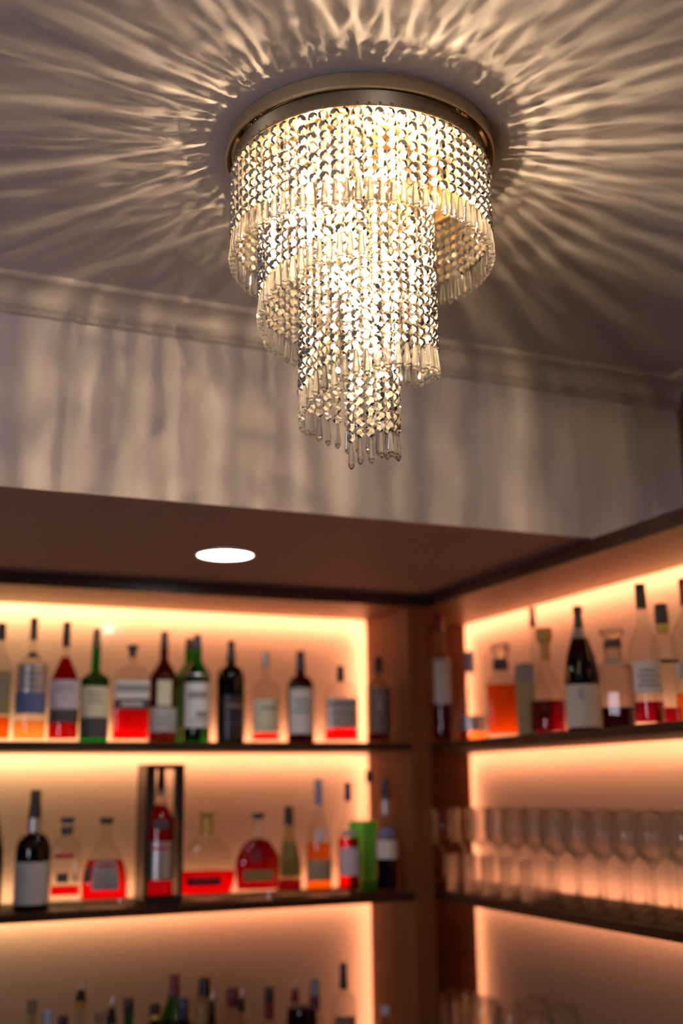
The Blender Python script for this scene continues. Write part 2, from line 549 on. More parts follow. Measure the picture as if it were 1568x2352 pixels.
# the tips that hang lowest, in the middle
rnd = random.Random(5)
view = [(CAM - Vector((CX + s[0], CY + s[1], CEIL + s[2] - s[3] * PITCH / 2))).length for s in strands]
order = sorted(range(len(strands)), key=lambda i: view[i])
single = set(order[:92]) | set(range(len(strands) - 8, len(strands)))
rest = bmesh.new()
for i, (x, y, zt, nb, rot, kind) in enumerate(strands):
    rot += rnd.uniform(-0.45, 0.45)
    me = strand_mesh(nb, i % 4)
    zd = -nb * PITCH - 0.0004
    if i in single:
        s = link('crystal_strand', me, ch)
        s.location = (x, y, zt)
        s.rotation_euler = (0, 0, rot)
        d = link('crystal_drop', drop_me, s)
        d.location = (0, 0, zd)
        d.rotation_euler = (0, 0, rnd.uniform(0, 1))
    else:
        for src, off, mi in ((me, 0.0, 0), (drop_me, zd, 1)):
            n0, f0 = len(rest.verts), len(rest.faces)
            rest.from_mesh(src)
            rest.verts.ensure_lookup_table()
            mm = Matrix.Translation((x, y, zt + off)) @ Matrix.Rotation(rot, 4, 'Z')
            rest.faces.ensure_lookup_table()
            for f in rest.faces[f0:]: f.material_index = mi
            for v in rest.verts[n0:]:
                v.co = mm @ v.co
tag(finish('crystal_fringe', rest, (M['crystal'], M['crystal_drop']), ch, normals=False), kind='stuff')

# ------------------------------------------------------------------ recessed downlight
dl = tag(empty('recessed_downlight', (0.668, 2.137, SOF)), 'round white recessed downlight set in the brown soffit', 'downlight')
lathe('trim_ring', [(0.062, -0.0002), (0.0615, -0.0025), (0.0565, -0.003), (0.0555, -0.0008)], principled('copper_trim', (0.42, 0.20, 0.13), 0.35, 0.7), dl, 48, close_bottom=False, close_top=False)
lathe('lens', [(0.008, -0.0022), (0.048, -0.0020), (0.0555, -0.0008)], M['lamp_white'], dl, 48, close_top=False, close_bottom=False)
lathe('lamp_core', [(0.0, -0.0023), (0.008, -0.0022)], M['lamp_core'], dl, 24, close_top=False)

# ------------------------------------------------------------------ shelving
def sheet(name, pts, parent, off):
    bm = bmesh.new()
    bm.faces.new([bm.verts.new(p) for p in pts])
    o = finish(name, bm, M['panel'], parent, normals=False)
    o.matrix_parent_inverse = Matrix.Translation(off)
FOOT = {'top': 0.6, 'mid': 0.5, 'low': 0.25}
def shelving():
    YC, XC = 2.735, 1.564                    # back of the light cavities behind the opal panels
    L = tag(empty('back_bar_shelving', (0, YP, 0)), 'dark walnut shelving with glowing panels along the back wall', 'shelving')
    x0 = -0.22
    def part(name, *a, bev=0.0):
        o = box(name, *a, bev=bev)
        o.parent = L; o.matrix_parent_inverse = Matrix.Translation((0, -YP, 0))
        return o
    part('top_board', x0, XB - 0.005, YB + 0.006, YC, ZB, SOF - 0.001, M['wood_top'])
    part('front_rail', x0, XB - 0.005, YB - 0.004, YB + 0.006, ZB - 0.001, SOF - 0.001, M['wood_unlit'])
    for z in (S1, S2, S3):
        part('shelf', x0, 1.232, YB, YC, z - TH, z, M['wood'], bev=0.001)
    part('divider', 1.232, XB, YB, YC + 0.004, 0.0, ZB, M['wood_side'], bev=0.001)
    part('cavity_back', x0, 1.232, YC, YC + 0.004, 0.0, ZB, M['cavity'])
    for name, za, zb in (('low', S3, S2 - TH), ('mid', S2, S1 - TH), ('top', S1, ZB)):
        sheet('opal_panel', [(x0, YP, za), (1.232, YP, za), (1.232, YP, zb), (x0, YP, zb)], L, (0, -YP, 0))
        pw = STRIP_POWER[name]
        mt = strip_mat('led_tape_left_' + name, pw, 0, 0.25, 0.85, (1.0, 0.55, 0.24), STRIP)
        part('led_strip', x0 + 0.02, 1.222, YC - 0.006, YC - 0.001, zb - 0.009, zb - 0.003, mt)
        mt = strip_mat('led_tape_left_foot_' + name, pw * FOOT[name], 0, 0.25, 0.85, (1.0, 0.55, 0.24), STRIP)
        part('led_strip', x0 + 0.02, 1.222, YC - 0.006, YC - 0.001, za + 0.003, za + 0.009, mt)
        mv = emission('led_tape_left_side_' + name, STRIP, pw * 0.9)
        part('led_strip', 1.224, 1.230, YC - 0.006, YC - 0.001, za + 0.012, zb - 0.012, mv)
    part('base_cabinet', x0, 1.232, YB - 0.02, 2.690, 0.0, S3 - TH, M['wood'])
    R = tag(empty('side_bar_shelving', (XP, 1.8, 0)), 'dark walnut shelving with glowing panels along the right wall', 'shelving')
    y0 = 0.50
    def rpart(name, *a, bev=0.0):
        o = box(name, *a, bev=bev)
        o.parent = R; o.matrix_parent_inverse = Matrix.Translation((-XP, -1.8, 0))
        return o
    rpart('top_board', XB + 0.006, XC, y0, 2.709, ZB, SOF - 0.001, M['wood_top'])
    rpart('front_rail', XB - 0.004, XB + 0.006, y0, YB - 0.005, ZB - 0.001, SOF - 0.001, M['wood_unlit'])
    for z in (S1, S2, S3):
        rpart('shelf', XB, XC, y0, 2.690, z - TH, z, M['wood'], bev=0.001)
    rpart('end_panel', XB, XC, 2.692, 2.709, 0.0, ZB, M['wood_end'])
    rpart('cavity_back', XC, XC + 0.004, y0, 2.709, 0.0, ZB, M['cavity'])
    for name, za, zb in (('low', S3, S2 - TH), ('mid', S2, S1 - TH), ('top', S1, ZB)):
        sheet('opal_panel', [(XP, 2.692, za), (XP, y0, za), (XP, y0, zb), (XP, 2.692, zb)], R, (-XP, -1.8, 0))
        pw = STRIP_POWER[name] * 0.85
        mt = strip_mat('led_tape_right_' + name, pw, 1, 1.5, 1.95, (1.0, 0.55, 0.24), STRIP)
        rpart('led_strip', XC - 0.006, XC - 0.001, y0 + 0.02, 2.682, zb - 0.009, zb - 0.003, mt)
        mt = strip_mat('led_tape_right_foot_' + name, pw * FOOT[name], 1, 1.5, 1.95, (1.0, 0.55, 0.24), STRIP)
        rpart('led_strip', XC - 0.006, XC - 0.001, y0 + 0.02, 2.682, za + 0.003, za + 0.009, mt)
        mv = emission('led_tape_right_side_' + name, STRIP, pw * 0.9)
        rpart('led_strip', XC - 0.006, XC - 0.001, 2.684, 2.690, za + 0.012, zb - 0.012, mv)
    rpart('base_cabinet', XB - 0.02, 1.520, y0, 2.690, 0.0, S3 - TH, M['wood'])
shelving()

DIMS = {
    't1': (0.2877, 2.53, 1.553, 0.2546, 0.0276, 0.2195, 0.2097, 0.1549, 0.0091, 0.0081),
    't2': (0.3555, 2.53, 1.553, 0.2699, 0.0336, 0.2221, 0.1992, 0.1634, 0.0082, 0.0082),
    't3': (0.4269, 2.53, 1.553, 0.2632, 0.0328, 0.2099, 0.1918, 0.1327, 0.0086, 0.0079),
    't4': (0.4937, 2.53, 1.553, 0.251, 0.0314, 0.2107, 0.1607, 0.1376, 0.0077, 0.01),
    't5': (0.5775, 2.54, 1.553, 0.2183, 0.0407, 0.1945, 0.1708, 0.1422, 0.0122, 0.0102),
    't6': (0.6505, 2.54, 1.553, 0.2521, 0.0316, 0.2158, 0.1935, 0.1457, 0.0083, 0.0096),
    't7': (0.724, 2.59, 1.553, 0.2456, 0.0311, 0.219, 0.1907, 0.1539, 0.0088, 0.0106),
    't8': (0.7232, 2.52, 1.553, 0.2456, 0.0304, 0.2161, 0.1903, 0.1491, 0.009, 0.0107),
    't9': (0.8077, 2.53, 1.553, 0.2358, 0.0317, 0.1936, 0.1785, 0.145, 0.0088, 0.0111),
    't10': (0.8932, 2.53, 1.553, 0.2124, 0.0321, 0.1776, 0.1471, 0.1235, 0.0095, 0.0085),
    't11': (0.9813, 2.53, 1.553, 0.2175, 0.0314, 0.1733, 0.1595, 0.1287, 0.0104, 0.0114),
    't12': (1.0854, 2.53, 1.553, 0.185, 0.0402, 0.1501, 0.1483, 0.1137, 0.0094, 0.0101),
    't13': (1.1948, 2.55, 1.553, 0.2128, 0.0301, 0.1741, 0.1634, 0.1315, 0.0104, 0.0111),
    'r1': (1.33, 2.4714, 1.553, 0.3181, 0.0264, 0.2777, 0.2269, 0.1932, 0.0132, 0.0107),
    'r2': (1.42, 2.4864, 1.553, 0.2265, 0.0386, 0.1775, 0.1669, 0.0573, 0.0112, 0.0094),
    'r3': (1.4, 2.3054, 1.553, 0.2239, 0.0356, 0.1658, 0.1498, 0.1299, 0.0223, 0.017),
    'r5': (1.45, 2.2364, 1.553, 0.304, 0.0359, 0.2594, 0.1961, 0.1019, 0.0068, 0.008),
    'r6': (1.37, 2.0715, 1.553, 0.229, 0.0389, 0.1673, 0.16, 0.0763, 0.0185, 0.0111),
    'r7': (1.35, 1.913, 1.553, 0.2525, 0.0349, 0.2084, 0.2015, 0.0985, 0.0098, 0.0101),
    'r8': (1.44, 1.9257, 1.553, 0.2101, 0.0408, 0.175, 0.1435, 0.1121, 0.0249, 0.0178),
    'r9': (1.36, 1.7217, 1.553, 0.2669, 0.0285, 0.2218, 0.2067, 0.1363, 0.0101, 0.0097),
    'r10': (1.42, 1.7391, 1.553, 0.2338, 0.0264, 0.1969, 0.179, 0.1303, 0.0128, 0.0109),
    'r11': (1.38, 1.6188, 1.553, 0.2606, 0.0327, 0.2142, 0.2056, 0.1503, 0.0112, 0.0109),
    'm1': (0.282, 2.53, 1.213, 0.2859, 0.0347, 0.2564, 0.2475, 0.1224, 0.0106, 0.0106),
    'm2': (0.376, 2.52, 1.213, 0.2419, 0.0359, 0.1872, 0.1549, 0.117, 0.0113, 0.0134),
    'm3': (0.441, 2.5, 1.213, 0.1847, 0.0304, 0.1744, 0.1464, 0.1216, 0.014, 0.0113),
    'm4': (0.5234, 2.5, 1.213, 0.1829, 0.0492, 0.171, 0.1398, 0.0486, 0.0148, 0.0117),
    'm5': (0.6496, 2.545, 1.213, 0.2826, 0.0322, 0.237, 0.2214, 0.1593, 0.008, 0.009),
    'm6': (0.7659, 2.565, 1.213, 0.1882, 0.0691, 0.178, 0.1342, 0.062, 0.0189, 0.0132),
    'm7': (0.8656, 2.5, 1.213, 0.1849, 0.0517, 0.1733, 0.1299, 0.0761, 0.0172, 0.012),
    'm8': (0.9682, 2.575, 1.213, 0.197, 0.0293, 0.1565, 0.1358, 0.076, 0.0113, 0.0109),
    'm9': (1.0169, 2.51, 1.213, 0.2581, 0.029, 0.2016, 0.1885, 0.1216, 0.0093, 0.0101),
    'm10': (1.0959, 2.52, 1.213, 0.2499, 0.0255, 0.2097, 0.2002, 0.1228, 0.0082, 0.009),
    'm11': (1.2027, 2.63, 1.213, 0.2802, 0.0207, 0.2519, 0.2196, 0.128, 0.0091, 0.0095),
    'm12': (1.1798, 2.49, 1.213, 0.2584, 0.0264, 0.2104, 0.1667, 0.1214, 0.0102, 0.0106),
    'b1': (0.4021, 2.6, 0.755, 0.2709, 0.0227, 0.2468, 0.2158, 0.185, 0.0109, 0.0094),
    'b2': (0.4179, 2.5, 0.755, 0.2664, 0.0233, 0.2425, 0.2235, 0.1937, 0.0111, 0.0096),
    'b3': (0.4674, 2.6, 0.755, 0.2344, 0.0229, 0.2102, 0.1961, 0.1651, 0.011, 0.0094),
    'b4': (0.4914, 2.54, 0.755, 0.3109, 0.0285, 0.2728, 0.2182, 0.1877, 0.0099, 0.0108),
    'b5': (0.5195, 2.48, 0.755, 0.2577, 0.0221, 0.2371, 0.2234, 0.1907, 0.01, 0.0088),
    'b6': (0.5587, 2.55, 0.755, 0.2737, 0.0259, 0.2248, 0.2135, 0.1854, 0.0097, 0.0091),
    'b7': (0.5816, 2.49, 0.755, 0.2775, 0.0284, 0.2481, 0.2273, 0.1969, 0.0105, 0.0099),
    'b8': (0.6518, 2.55, 0.755, 0.2515, 0.0278, 0.2284, 0.2169, 0.1883, 0.0111, 0.0108),
    'b9': (0.7073, 2.6, 0.755, 0.2994, 0.0397, 0.2615, 0.2511, 0.195, 0.0111, 0.0124),
    'b10': (0.6972, 2.49, 0.755, 0.2693, 0.0259, 0.2315, 0.2174, 0.1892, 0.0119, 0.0113),
    'b11': (0.7791, 2.61, 0.755, 0.2863, 0.0274, 0.2501, 0.226, 0.1664, 0.0129, 0.0135),
    'b12': (0.7635, 2.5, 0.755, 0.2762, 0.0247, 0.2315, 0.2157, 0.1758, 0.0071, 0.0077),
    'b13': (0.8458, 2.61, 0.755, 0.2607, 0.0292, 0.2237, 0.2146, 0.1725, 0.0133, 0.0127),
    'b14': (0.8295, 2.5, 0.755, 0.2776, 0.0265, 0.2318, 0.2159, 0.1813, 0.0075, 0.0072),
    'b15': (0.9044, 2.53, 0.755, 0.2695, 0.0271, 0.2388, 0.2017, 0.1694, 0.0105, 0.0099),
    'b16': (0.9915, 2.6, 0.755, 0.2686, 0.0265, 0.2228, 0.2105, 0.1493, 0.0093, 0.0096),
    'b17': (1.0276, 2.57, 0.755, 0.2701, 0.028, 0.2368, 0.2092, 0.1574, 0.0102, 0.0105),
    'b18': (0.9626, 2.48, 0.755, 0.2344, 0.0332, 0.2315, 0.23, 0.2051, 0.0095, 0.03),
    'b19': (1.0877, 2.54, 0.755, 0.306, 0.0281, 0.2519, 0.2427, 0.2121, 0.0089, 0.0099),
    'b20': (1.1822, 2.52, 0.755, 0.2084, 0.0248, 0.1937, 0.1891, 0.1464, 0.0102, 0.0089),
}

# ------------------------------------------------------------------ bottles
def sstep(x):
    x = max(0.0, min(1.0, x))
    return x * x * (3 - 2 * x)

class Bottle:
    """profile + cross-section of one bottle; z = 0 at its base"""
    def __init__(s, dim, sh='s', n=2.0, dep=1.0, foot=0.0):
        (s.x, s.y, s.zs, s.H, s.rb, s.zc, s.zn, s.zsh, s.rc, s.rn) = dim
        s.sh, s.n, s.dep, s.foot = sh, n, dep, foot
        if s.zn < s.zsh + 0.004: s.zn = s.zsh + 0.004
        if s.zc < s.zn + 0.002: s.zc = s.zn + 0.002
    def r(s, z):
        if z >= s.zn: return s.rn
        if z > s.zsh:
            t = (z - s.zsh) / (s.zn - s.zsh)
            k = {'s': 0.5 + 0.5 * math.cos(PI * t), 'q': math.sqrt(max(0, 1 - t * t)), 'c': 1 - t, 'b': (1 - t) ** 1.7,
                 'v': 1 - t ** 1.8, 'o': math.sqrt(max(0, 1 - t * t)) * 0.75 + (0.5 + 0.5 * math.cos(PI * t)) * 0.25}[s.sh]
            return s.rn + (s.rb - s.rn) * k
        if s.foot and s.zsh > 0:              # body narrows again towards a small foot
            t = 1 - z / s.zsh
            return s.rb * (s.foot + (1 - s.foot) * math.sqrt(max(0, 1 - t * t)))
        if z < 0.006: return s.rb * (0.90 + 0.10 * math.sqrt(max(0, 1 - (1 - z / 0.006) ** 2)))
        return s.rb
    def shape(s, r, a):
        w = sstep((r - s.rn * 1.15) / max(1e-5, s.rb * 0.9 - s.rn * 1.15))
        e = 2 / (2 + (s.n - 2) * w)
        c, q = math.cos(a), math.sin(a)
        x = r * math.copysign(abs(c) ** e, c)
        y = r * math.copysign(abs(q) ** e, q) * (1 + (s.dep - 1) * w)
        return x, y
    def zsamples(s, z0, z1):
        zs = [z0]
        marks = [0.002, 0.006, s.zsh, s.zn, s.zc]
        marks += [s.zsh + (s.zn - s.zsh) * i / 12 for i in range(13)]
        if s.foot: marks += [s.zsh * i / 10 for i in range(11)]
        for v in sorted(marks):
            if z0 + 1e-4 < v < z1 - 1e-4 and v - zs[-1] > 3e-4: zs.append(v)
        return zs + [z1]

def face_cam(x, y, full=1.0):
    """turn about z so that the front (-y) looks towards the bar"""
    return (math.atan2(-y, -x) + PI / 2) * full

def make_bottle(key, name, label, glass, cap, capkind='cyl', liq=None, labels=(), sh='s', n=2.0, dep=1.0, foot=0.0, group=None, turn=None, prints=(), bands=(), cat='bottle', glassbase=0.010):
    b = Bottle(DIMS[key], sh, n, dep, foot)
    left = key[0] != 'r'
    rz = turn if turn is not None else (face_cam(b.x, b.y, 0.8) if not left else face_cam(b.x, b.y, 0.6))
    root = tag(empty(name, (b.x, b.y, b.zs), rz), label, cat, group)
    seg = 12 if glass == 'cut' else 28
    prof = [(0.0, 0.0015)] + [(b.r(z), z) for z in b.zsamples(0.0, b.zc)]
    lathe('glass_body', prof, M['g_' + glass], root, seg, b.shape, smooth=glass != 'cut')
    if liq:
        col, zl = liq
        zl = min(zl, b.zc - 0.004)
        pl = [(0.0, glassbase)] + [(max(0.002, b.r(z) - 0.0022) if b.r(z) < 0.02 else b.r(z) * 0.94, z) for z in b.zsamples(glassbase, zl)] + [(0.0, zl)]
        lathe('liquid', pl, M['l_' + col], root, seg, b.shape)
    # closure
    z0, z1, rc = b.zc - 0.002, b.H, b.rc
    cm = M['p_' + cap]
    if capkind == 'cyl':                      # capsule drawn over the neck
        lathe('capsule', [(0.0, z0), (max(rc, b.rn * 1.04), z0), (max(rc, b.rn * 1.02), z0 + 0.002), (rc, z0 + (z1 - z0) * 0.5), (rc * 0.97, z1 - 0.0012), (rc * 0.90, z1), (0.0, z1)], cm, root, 20)
    elif capkind == 'lip':                    # capsule with a rolled lip at the mouth
        h = z1 - z0
        lathe('capsule', [(0.0, z0), (max(rc * 0.92, b.rn * 1.04), z0), (rc * 0.85, z0 + h * 0.55), (rc * 0.84, z1 - 0.016), (rc, z1 - 0.014), (rc, z1 - 0.004), (rc * 0.9, z1), (0, z1)], cm, root, 20)
    elif capkind == 'T':                      # broad topped stopper
        h = z1 - z0
        lathe('stopper', [(0.0, z0), (b.rn * 0.9, z0), (b.rn * 1.0, z0 + 0.001), (rc * 0.62, z0 + h * 0.35), (rc * 0.66, z0 + h * 0.5), (rc * 0.97, z0 + h * 0.58), (rc, z0 + h * 0.66), (rc, z1 - 0.002), (rc * 0.93, z1), (0, z1)], cm, root, 20)
    elif capkind == 'disc':                   # flat disc stopper
        lathe('stopper', [(0.0, z0), (b.rn * 0.95, z0), (b.rn, z0 + 0.0015), (rc, z0 + 0.002), (rc, z1 - 0.0015), (rc * 0.95, z1), (0, z1)], cm, root, 20)
    elif capkind == 'pour':                   # speed pourer: collar, black stopper, bent metal spout
        hz = z0 + (z1 - z0) * 0.56
        lathe('stopper', [(0.0, z0), (b.rn * 1.05, z0), (b.rn * 1.05, z0 + (hz - z0) * 0.45), (b.rn * 0.85, z0 + (hz - z0) * 0.5), (b.rn * 0.9, hz - 0.002), (b.rn * 0.5, hz), (0, hz)], cm, root, 18)
        bm = bmesh.new()
        tube(bm, [(0, 0, hz - 0.002), (0.0, 0, hz + (z1 - hz) * 0.4), (0.003, 0, hz + (z1 - hz) * 0.75), (0.007, 0, z1)], [0.0036, 0.0034, 0.0031, 0.0029], 10)
        finish('pour_spout', bm, M['steel'], root, smooth=True)
    elif capkind == 'crystal':                # glass stopper block over a collar
        h = z1 - z0
        lathe('collar', [(0.0, z0), (b.rn * 1.05, z0), (b.rn * 1.08, z0 + h * 0.10), (b.rn * 1.0, z0 + h * 0.42), (0, z0 + h * 0.42)], M['p_dark'], root, 20)
        lathe('glass_stopper', [(0.0, z0 + h * 0.42), (rc * 0.62, z0 + h * 0.42), (rc * 0.70, z0 + h * 0.5), (rc * 0.95, z0 + h * 0.75), (rc, z1 - 0.006), (rc * 0.96, z1), (0, z1)], M['cutglass'], root, 8,
              smooth=False)
    for bz0, bz1, bc in bands:                # rings round the neck
        r1 = b.r(bz0) + 0.0012; r2 = b.r(bz1) + 0.0012
        lathe('neck_band', [(b.r(bz0) * 0.9, bz0), (r1, bz0), (r2, bz1), (b.r(bz1) * 0.9, bz1)], M['p_' + bc], root, 20, b.shape, close_bottom=False, close_top=False)
    lo = []
    for i, (zb, zt, lc, half) in enumerate(labels):
        o = label_patch('paper_label', b, zb, zt, lc, half, 0.0, 0.0008, root)
        lo.append(o)
    for (i, zb, zt, pc, a0, half) in prints:
        label_patch('label_print', b, zb, zt, pc, half, a0, 0.0013, lo[i] if i is not None and i < len(lo) else root)
    return root

def label_patch(name, b, zb, zt, col, half, mid, off, parent):
    bm = bmesh.new()
    zs = [zb + (zt - zb) * i / 6 for i in range(7)]
    na = 14
    rows = []
    inner = []
    for z in zs:
        for store, add in ((rows, off), (inner, -0.0004)):
            row = []
            for i in range(na + 1):
                a = -PI / 2 + math.radians(mid + half * (2 * i / na - 1))
                r = b.r(z)
                x, y = b.shape(r, a)
                l = math.hypot(x, y)
                row.append(bm.verts.new((x * (l + add) / l, y * (l + add) / l, z)))
            store.append(row)
    for g, flip in ((rows, False), (inner, True)):
        for a, c in zip(g[:-1], g[1:]):
            for i in range(na):
                q = (a[i], a[i + 1], c[i + 1], c[i])
                bm.faces.new(q[::-1] if flip else q)
    for i in range(na):
        bm.faces.new((rows[0][i + 1], rows[0][i], inner[0][i], inner[0][i + 1]))
        bm.faces.new((rows[-1][i], rows[-1][i + 1], inner[-1][i + 1], inner[-1][i]))
    for k in (0, na):
        for j in range(len(zs) - 1):
            q = (rows[j][k], rows[j + 1][k], inner[j + 1][k], inner[j][k])
            bm.faces.new(q if k == 0 else q[::-1])
    return finish(name, bm, M['p_' + col], parent, smooth=True)

TXT = lambda z0, z1, n=3, a=34: [(0, z0 + (z1 - z0) * i / n, z0 + (z1 - z0) * (i + 0.45) / n, 'text', 0, a - 9 * (i % 2)) for i in range(n)]
GT, GM, GB, GR = 'bottles on the top left shelf', 'bottles on the middle left shelf', 'bottles on the lower left shelf', 'bottles on the top right shelf'

# top shelf, back wall
make_bottle('t1', 'spirit_bottle', 'clear bottle with black cap cut off by the left edge of the top shelf', 'clear', 'black', liq=('rosso', 0.054), labels=[(0.058, 0.150, 'tan', 62)], prints=TXT(0.09, 0.135), group=GT)
make_bottle('t2', 'spirit_bottle', 'tall clear bottle with grey over blue label on the top shelf', 'clear', 'brown', liq=('amber', 0.046), labels=[(0.105, 0.165, 'silver', 66), (0.060, 0.105, 'blue', 66)],
            prints=TXT(0.115, 0.155) + [(None, 0.181, 0.193, 'navy', 0, 35)], group=GT)
make_bottle('t3', 'spirit_bottle', 'red bottle with black capsule and lilac label over a dark band', 'clear', 'black', liq=('crimson', 0.185), labels=[(0.071, 0.133, 'lilac', 68), (0.042, 0.071, 'dark', 68)],
            prints=[(0, 0.088, 0.102, 'grey', 0, 12)] + TXT(0.108, 0.128, 2, 40), sh='c', group=GT)
make_bottle('t4', 'spirit_bottle', 'bright green bottle with cream label and dark foot on the top shelf', 'green', 'brown', liq=('amber', 0.15), labels=[(0.054, 0.121, 'cream', 68), (0.010, 0.054, 'dark', 68)], prints=TXT(0.085, 0.115), group=GT)
make_bottle('t5', 'whisky_decanter', 'square clear decanter with black T stopper, white label over black band', 'clear', 'dark', 'T', liq=('red', 0.092), labels=[(0.097, 0.137, 'white', 52), (0.074, 0.096, 'dark', 52)],
            prints=[(0, 0.112, 0.128, 'text', 0, 40), (1, 0.080, 0.090, 'grey', 0, 10)], n=6, dep=0.62, sh='q', group=GT)
make_bottle('t6', 'spirit_bottle', 'brown glass bottle with oval pale label above a square one', 'brown', 'black', liq=('amber', 0.10), labels=[(0.025, 0.078, 'grey', 68), (0.082, 0.139, 'cream', 30)], prints=TXT(0.035, 0.065), group=GT)
make_bottle('t7', 'spirit_bottle', 'dark capped green bottle mostly hidden behind the white labelled green bottle', 'green', 'dark', liq=('amber', 0.15), labels=[(0.040, 0.130, 'dkgreen', 60)], group=GT)
make_bottle('t8', 'spirit_bottle', 'green bottle with large white label standing in front of another green bottle', 'green', 'navy', liq=('amber', 0.14), labels=[(0.034, 0.134, 'white', 66)],
            prints=[(0, 0.098, 0.114, 'text', 0, 44), (0, 0.055, 0.070, 'text', 18, 26), (0, 0.045, 0.052, 'grey', 0, 40)], bands=[(0.150, 0.154, 'silver')], group=GT)
make_bottle('t9', 'spirit_bottle', 'dark green bottle with black label and black cap on the top shelf', 'dkgreen', 'black', liq=('amber', 0.16), labels=[(0.010, 0.108, 'black', 70)],
            prints=[(0, 0.080, 0.088, 'brown', 8, 34), (0, 0.040, 0.046, 'navy', 0, 30)], sh='q', group=GT)
make_bottle('t10', 'spirit_bottle', 'clear bottle with silver cap, pale green label and a little red spirit', 'clear', 'silver', liq=('red', 0.024), labels=[(0.025, 0.100, 'cream', 64)], prints=[(0, 0.076, 0.084, 'text', 8, 34), (0, 0.034, 0.038, 'grey', 0, 40)], sh='q', group=GT)
make_bottle('t11', 'spirit_bottle', 'short necked dark red bottle with tall white label', 'wine', 'navy', liq=('deep', 0.13), labels=[(0.022, 0.127, 'white', 58)], prints=TXT(0.07, 0.11, 3, 40), sh='q', group=GT)
make_bottle('t12', 'whiskey_flask', 'wide clear bottle with short black cap and grey lettered label above red spirit', 'clear', 'black', liq=('red', 0.036), labels=[(0.036, 0.107, 'silver', 56)],
            prints=[(0, 0.086, 0.100, 'text', 0, 44), (0, 0.070, 0.077, 'text', 0, 34), (0, 0.060, 0.064, 'text', 0, 40), (0, 0.048, 0.053, 'text', 0, 36)], n=4, dep=0.6, sh='q', group=GT)
make_bottle('t13', 'spirit_bottle', 'dark labelled bottle at the right end of the top shelf against the divider', 'pale', 'black', liq=('magenta', 0.028), labels=[(0.026, 0.135, 'brown', 70)], prints=[(0, 0.085, 0.102, 'text', -5, 14), (0, 0.110, 0.114, 'text', 0, 40)], sh='q', group=GT)

# middle shelf, back wall
make_bottle('m1', 'cone_bottle', 'dark olive sloping bottle cut off at the left edge of the middle shelf', 'olive', 'black', liq=('black', 0.10), labels=[(0.015, 0.10, 'black', 80)], sh='c', group=GM)
make_bottle('m2', 'liqueur_bottle', 'black bottle with long neck, bulging shoulders and plain grey label', 'dkbrown', 'black', liq=('black', 0.12), labels=[(0.013, 0.097, 'grey', 74)], bands=[(0.156, 0.184, 'silver')], sh='q', group=GM)
make_bottle('m3', 'spirit_bottle', 'clear black stoppered bottle with red lettering and thin layer of red spirit', 'clear', 'black', 'disc', liq=('red', 0.046), prints=[(None, 0.103, 0.113, 'red', -14, 26), (None, 0.055, 0.074, 'dark', -10, 11), (None, 0.056, 0.070, 'silver', 24, 12)], bands=[(0.149, 0.166, 'dark')],
            sh='q', n=4, dep=0.8, glassbase=0.030, group=GM)
make_bottle('m4', 'cognac_decanter', 'clear bell shaped decanter of red spirit with grey and black labels', 'clear', 'black', 'disc', liq=('red', 0.096), labels=[(0.036, 0.095, 'silver', 24)],
            prints=[(0, 0.082, 0.088, 'red', 0, 15), (None, 0.053, 0.084, 'dark', -42, 13)], sh='v', n=3, dep=0.5, glassbase=0.018, group=GM)
# boxed cognac: a black carton with a cut out front, and the bottle standing in it
bx = tag(empty('presentation_box', (0.6510, 2.5450, S2)), 'tall black presentation box with cut out front holding a red cognac bottle', 'box')
bm = bmesh.new()
W2, D2, HB = 0.0430, 0.0400, 0.2935
add_box(bm, -W2, W2, D2 - 0.003, D2, 0, 0.012)
add_box(bm, -W2, W2, D2 - 0.003, D2, HB - 0.010, HB)
add_box(bm, -W2, -W2 + 0.003, -D2, D2, 0, HB)
add_box(bm, W2 - 0.003, W2, -D2, D2, 0, HB)
add_box(bm, -W2, W2, -D2, D2, 0, 0.003)
add_box(bm, -W2, W2, -D2, D2, HB - 0.003, HB)
o = finish('carton', bm, M['p_black'], bx)
bm = bmesh.new()                              # front sheet with a bottle shaped window
hw = lambda z: 0.0330 if z < 0.160 else (0.0330 - (0.0330 - 0.0220) * sstep((z - 0.160) / 0.055))
zz = [0.012 + (0.284 - 0.012) * i / 26 for i in range(27)]
for sg in (-1, 1):
    pv = None
    for z in zz:
        cur = [bm.verts.new((sg * W2, -D2, z)), bm.verts.new((sg * hw(z), -D2, z)), bm.verts.new((sg * W2, -D2 - 0.002, z)), bm.verts.new((sg * hw(z), -D2 - 0.002, z))]
        if pv:
            bm.faces.new((pv[2], pv[3], cur[3], cur[2])); bm.faces.new((pv[0], cur[0], cur[1], pv[1])); bm.faces.new((pv[1], cur[1], cur[3], pv[3])); bm.faces.new((pv[0], pv[2], cur[2], cur[0]))
        pv = cur
add_box(bm, -W2, W2, -D2 - 0.002, -D2, 0.0, 0.0120)
add_box(bm, -W2, W2, -D2 - 0.002, -D2, 0.284, HB)
finish('front_sheet', bm, M['p_black'], bx)
o = make_bottle('m5', 'cognac_bottle', 'slender red cognac bottle with grey label inside the black box', 'clear', 'black', liq=('crimson', 0.205), labels=[(0.046, 0.125, 'silver', 62)],
            prints=[(0, 0.108, 0.115, 'red', 0, 40), (None, 0.152, 0.172, 'dark', 0, 30)], bands=[(0.222, 0.236, 'lilac')], sh='s', group=GM)
o.location.z = S2 + 0.0035; o.location.x = 0.6510; o.location.y = 2.5400
make_bottle('m6', 'round_decanter', 'large round clear decanter half full of red spirit with gold stopper', 'clear', 'gold', 'T', liq=('red', 0.060), sh='o', n=2, dep=0.42, foot=0.55, glassbase=0.012, prints=[(None, 0.030, 0.048, 'dkred', -8, 34)], bands=[(0.140, 0.176, 'gold')], group=GM)
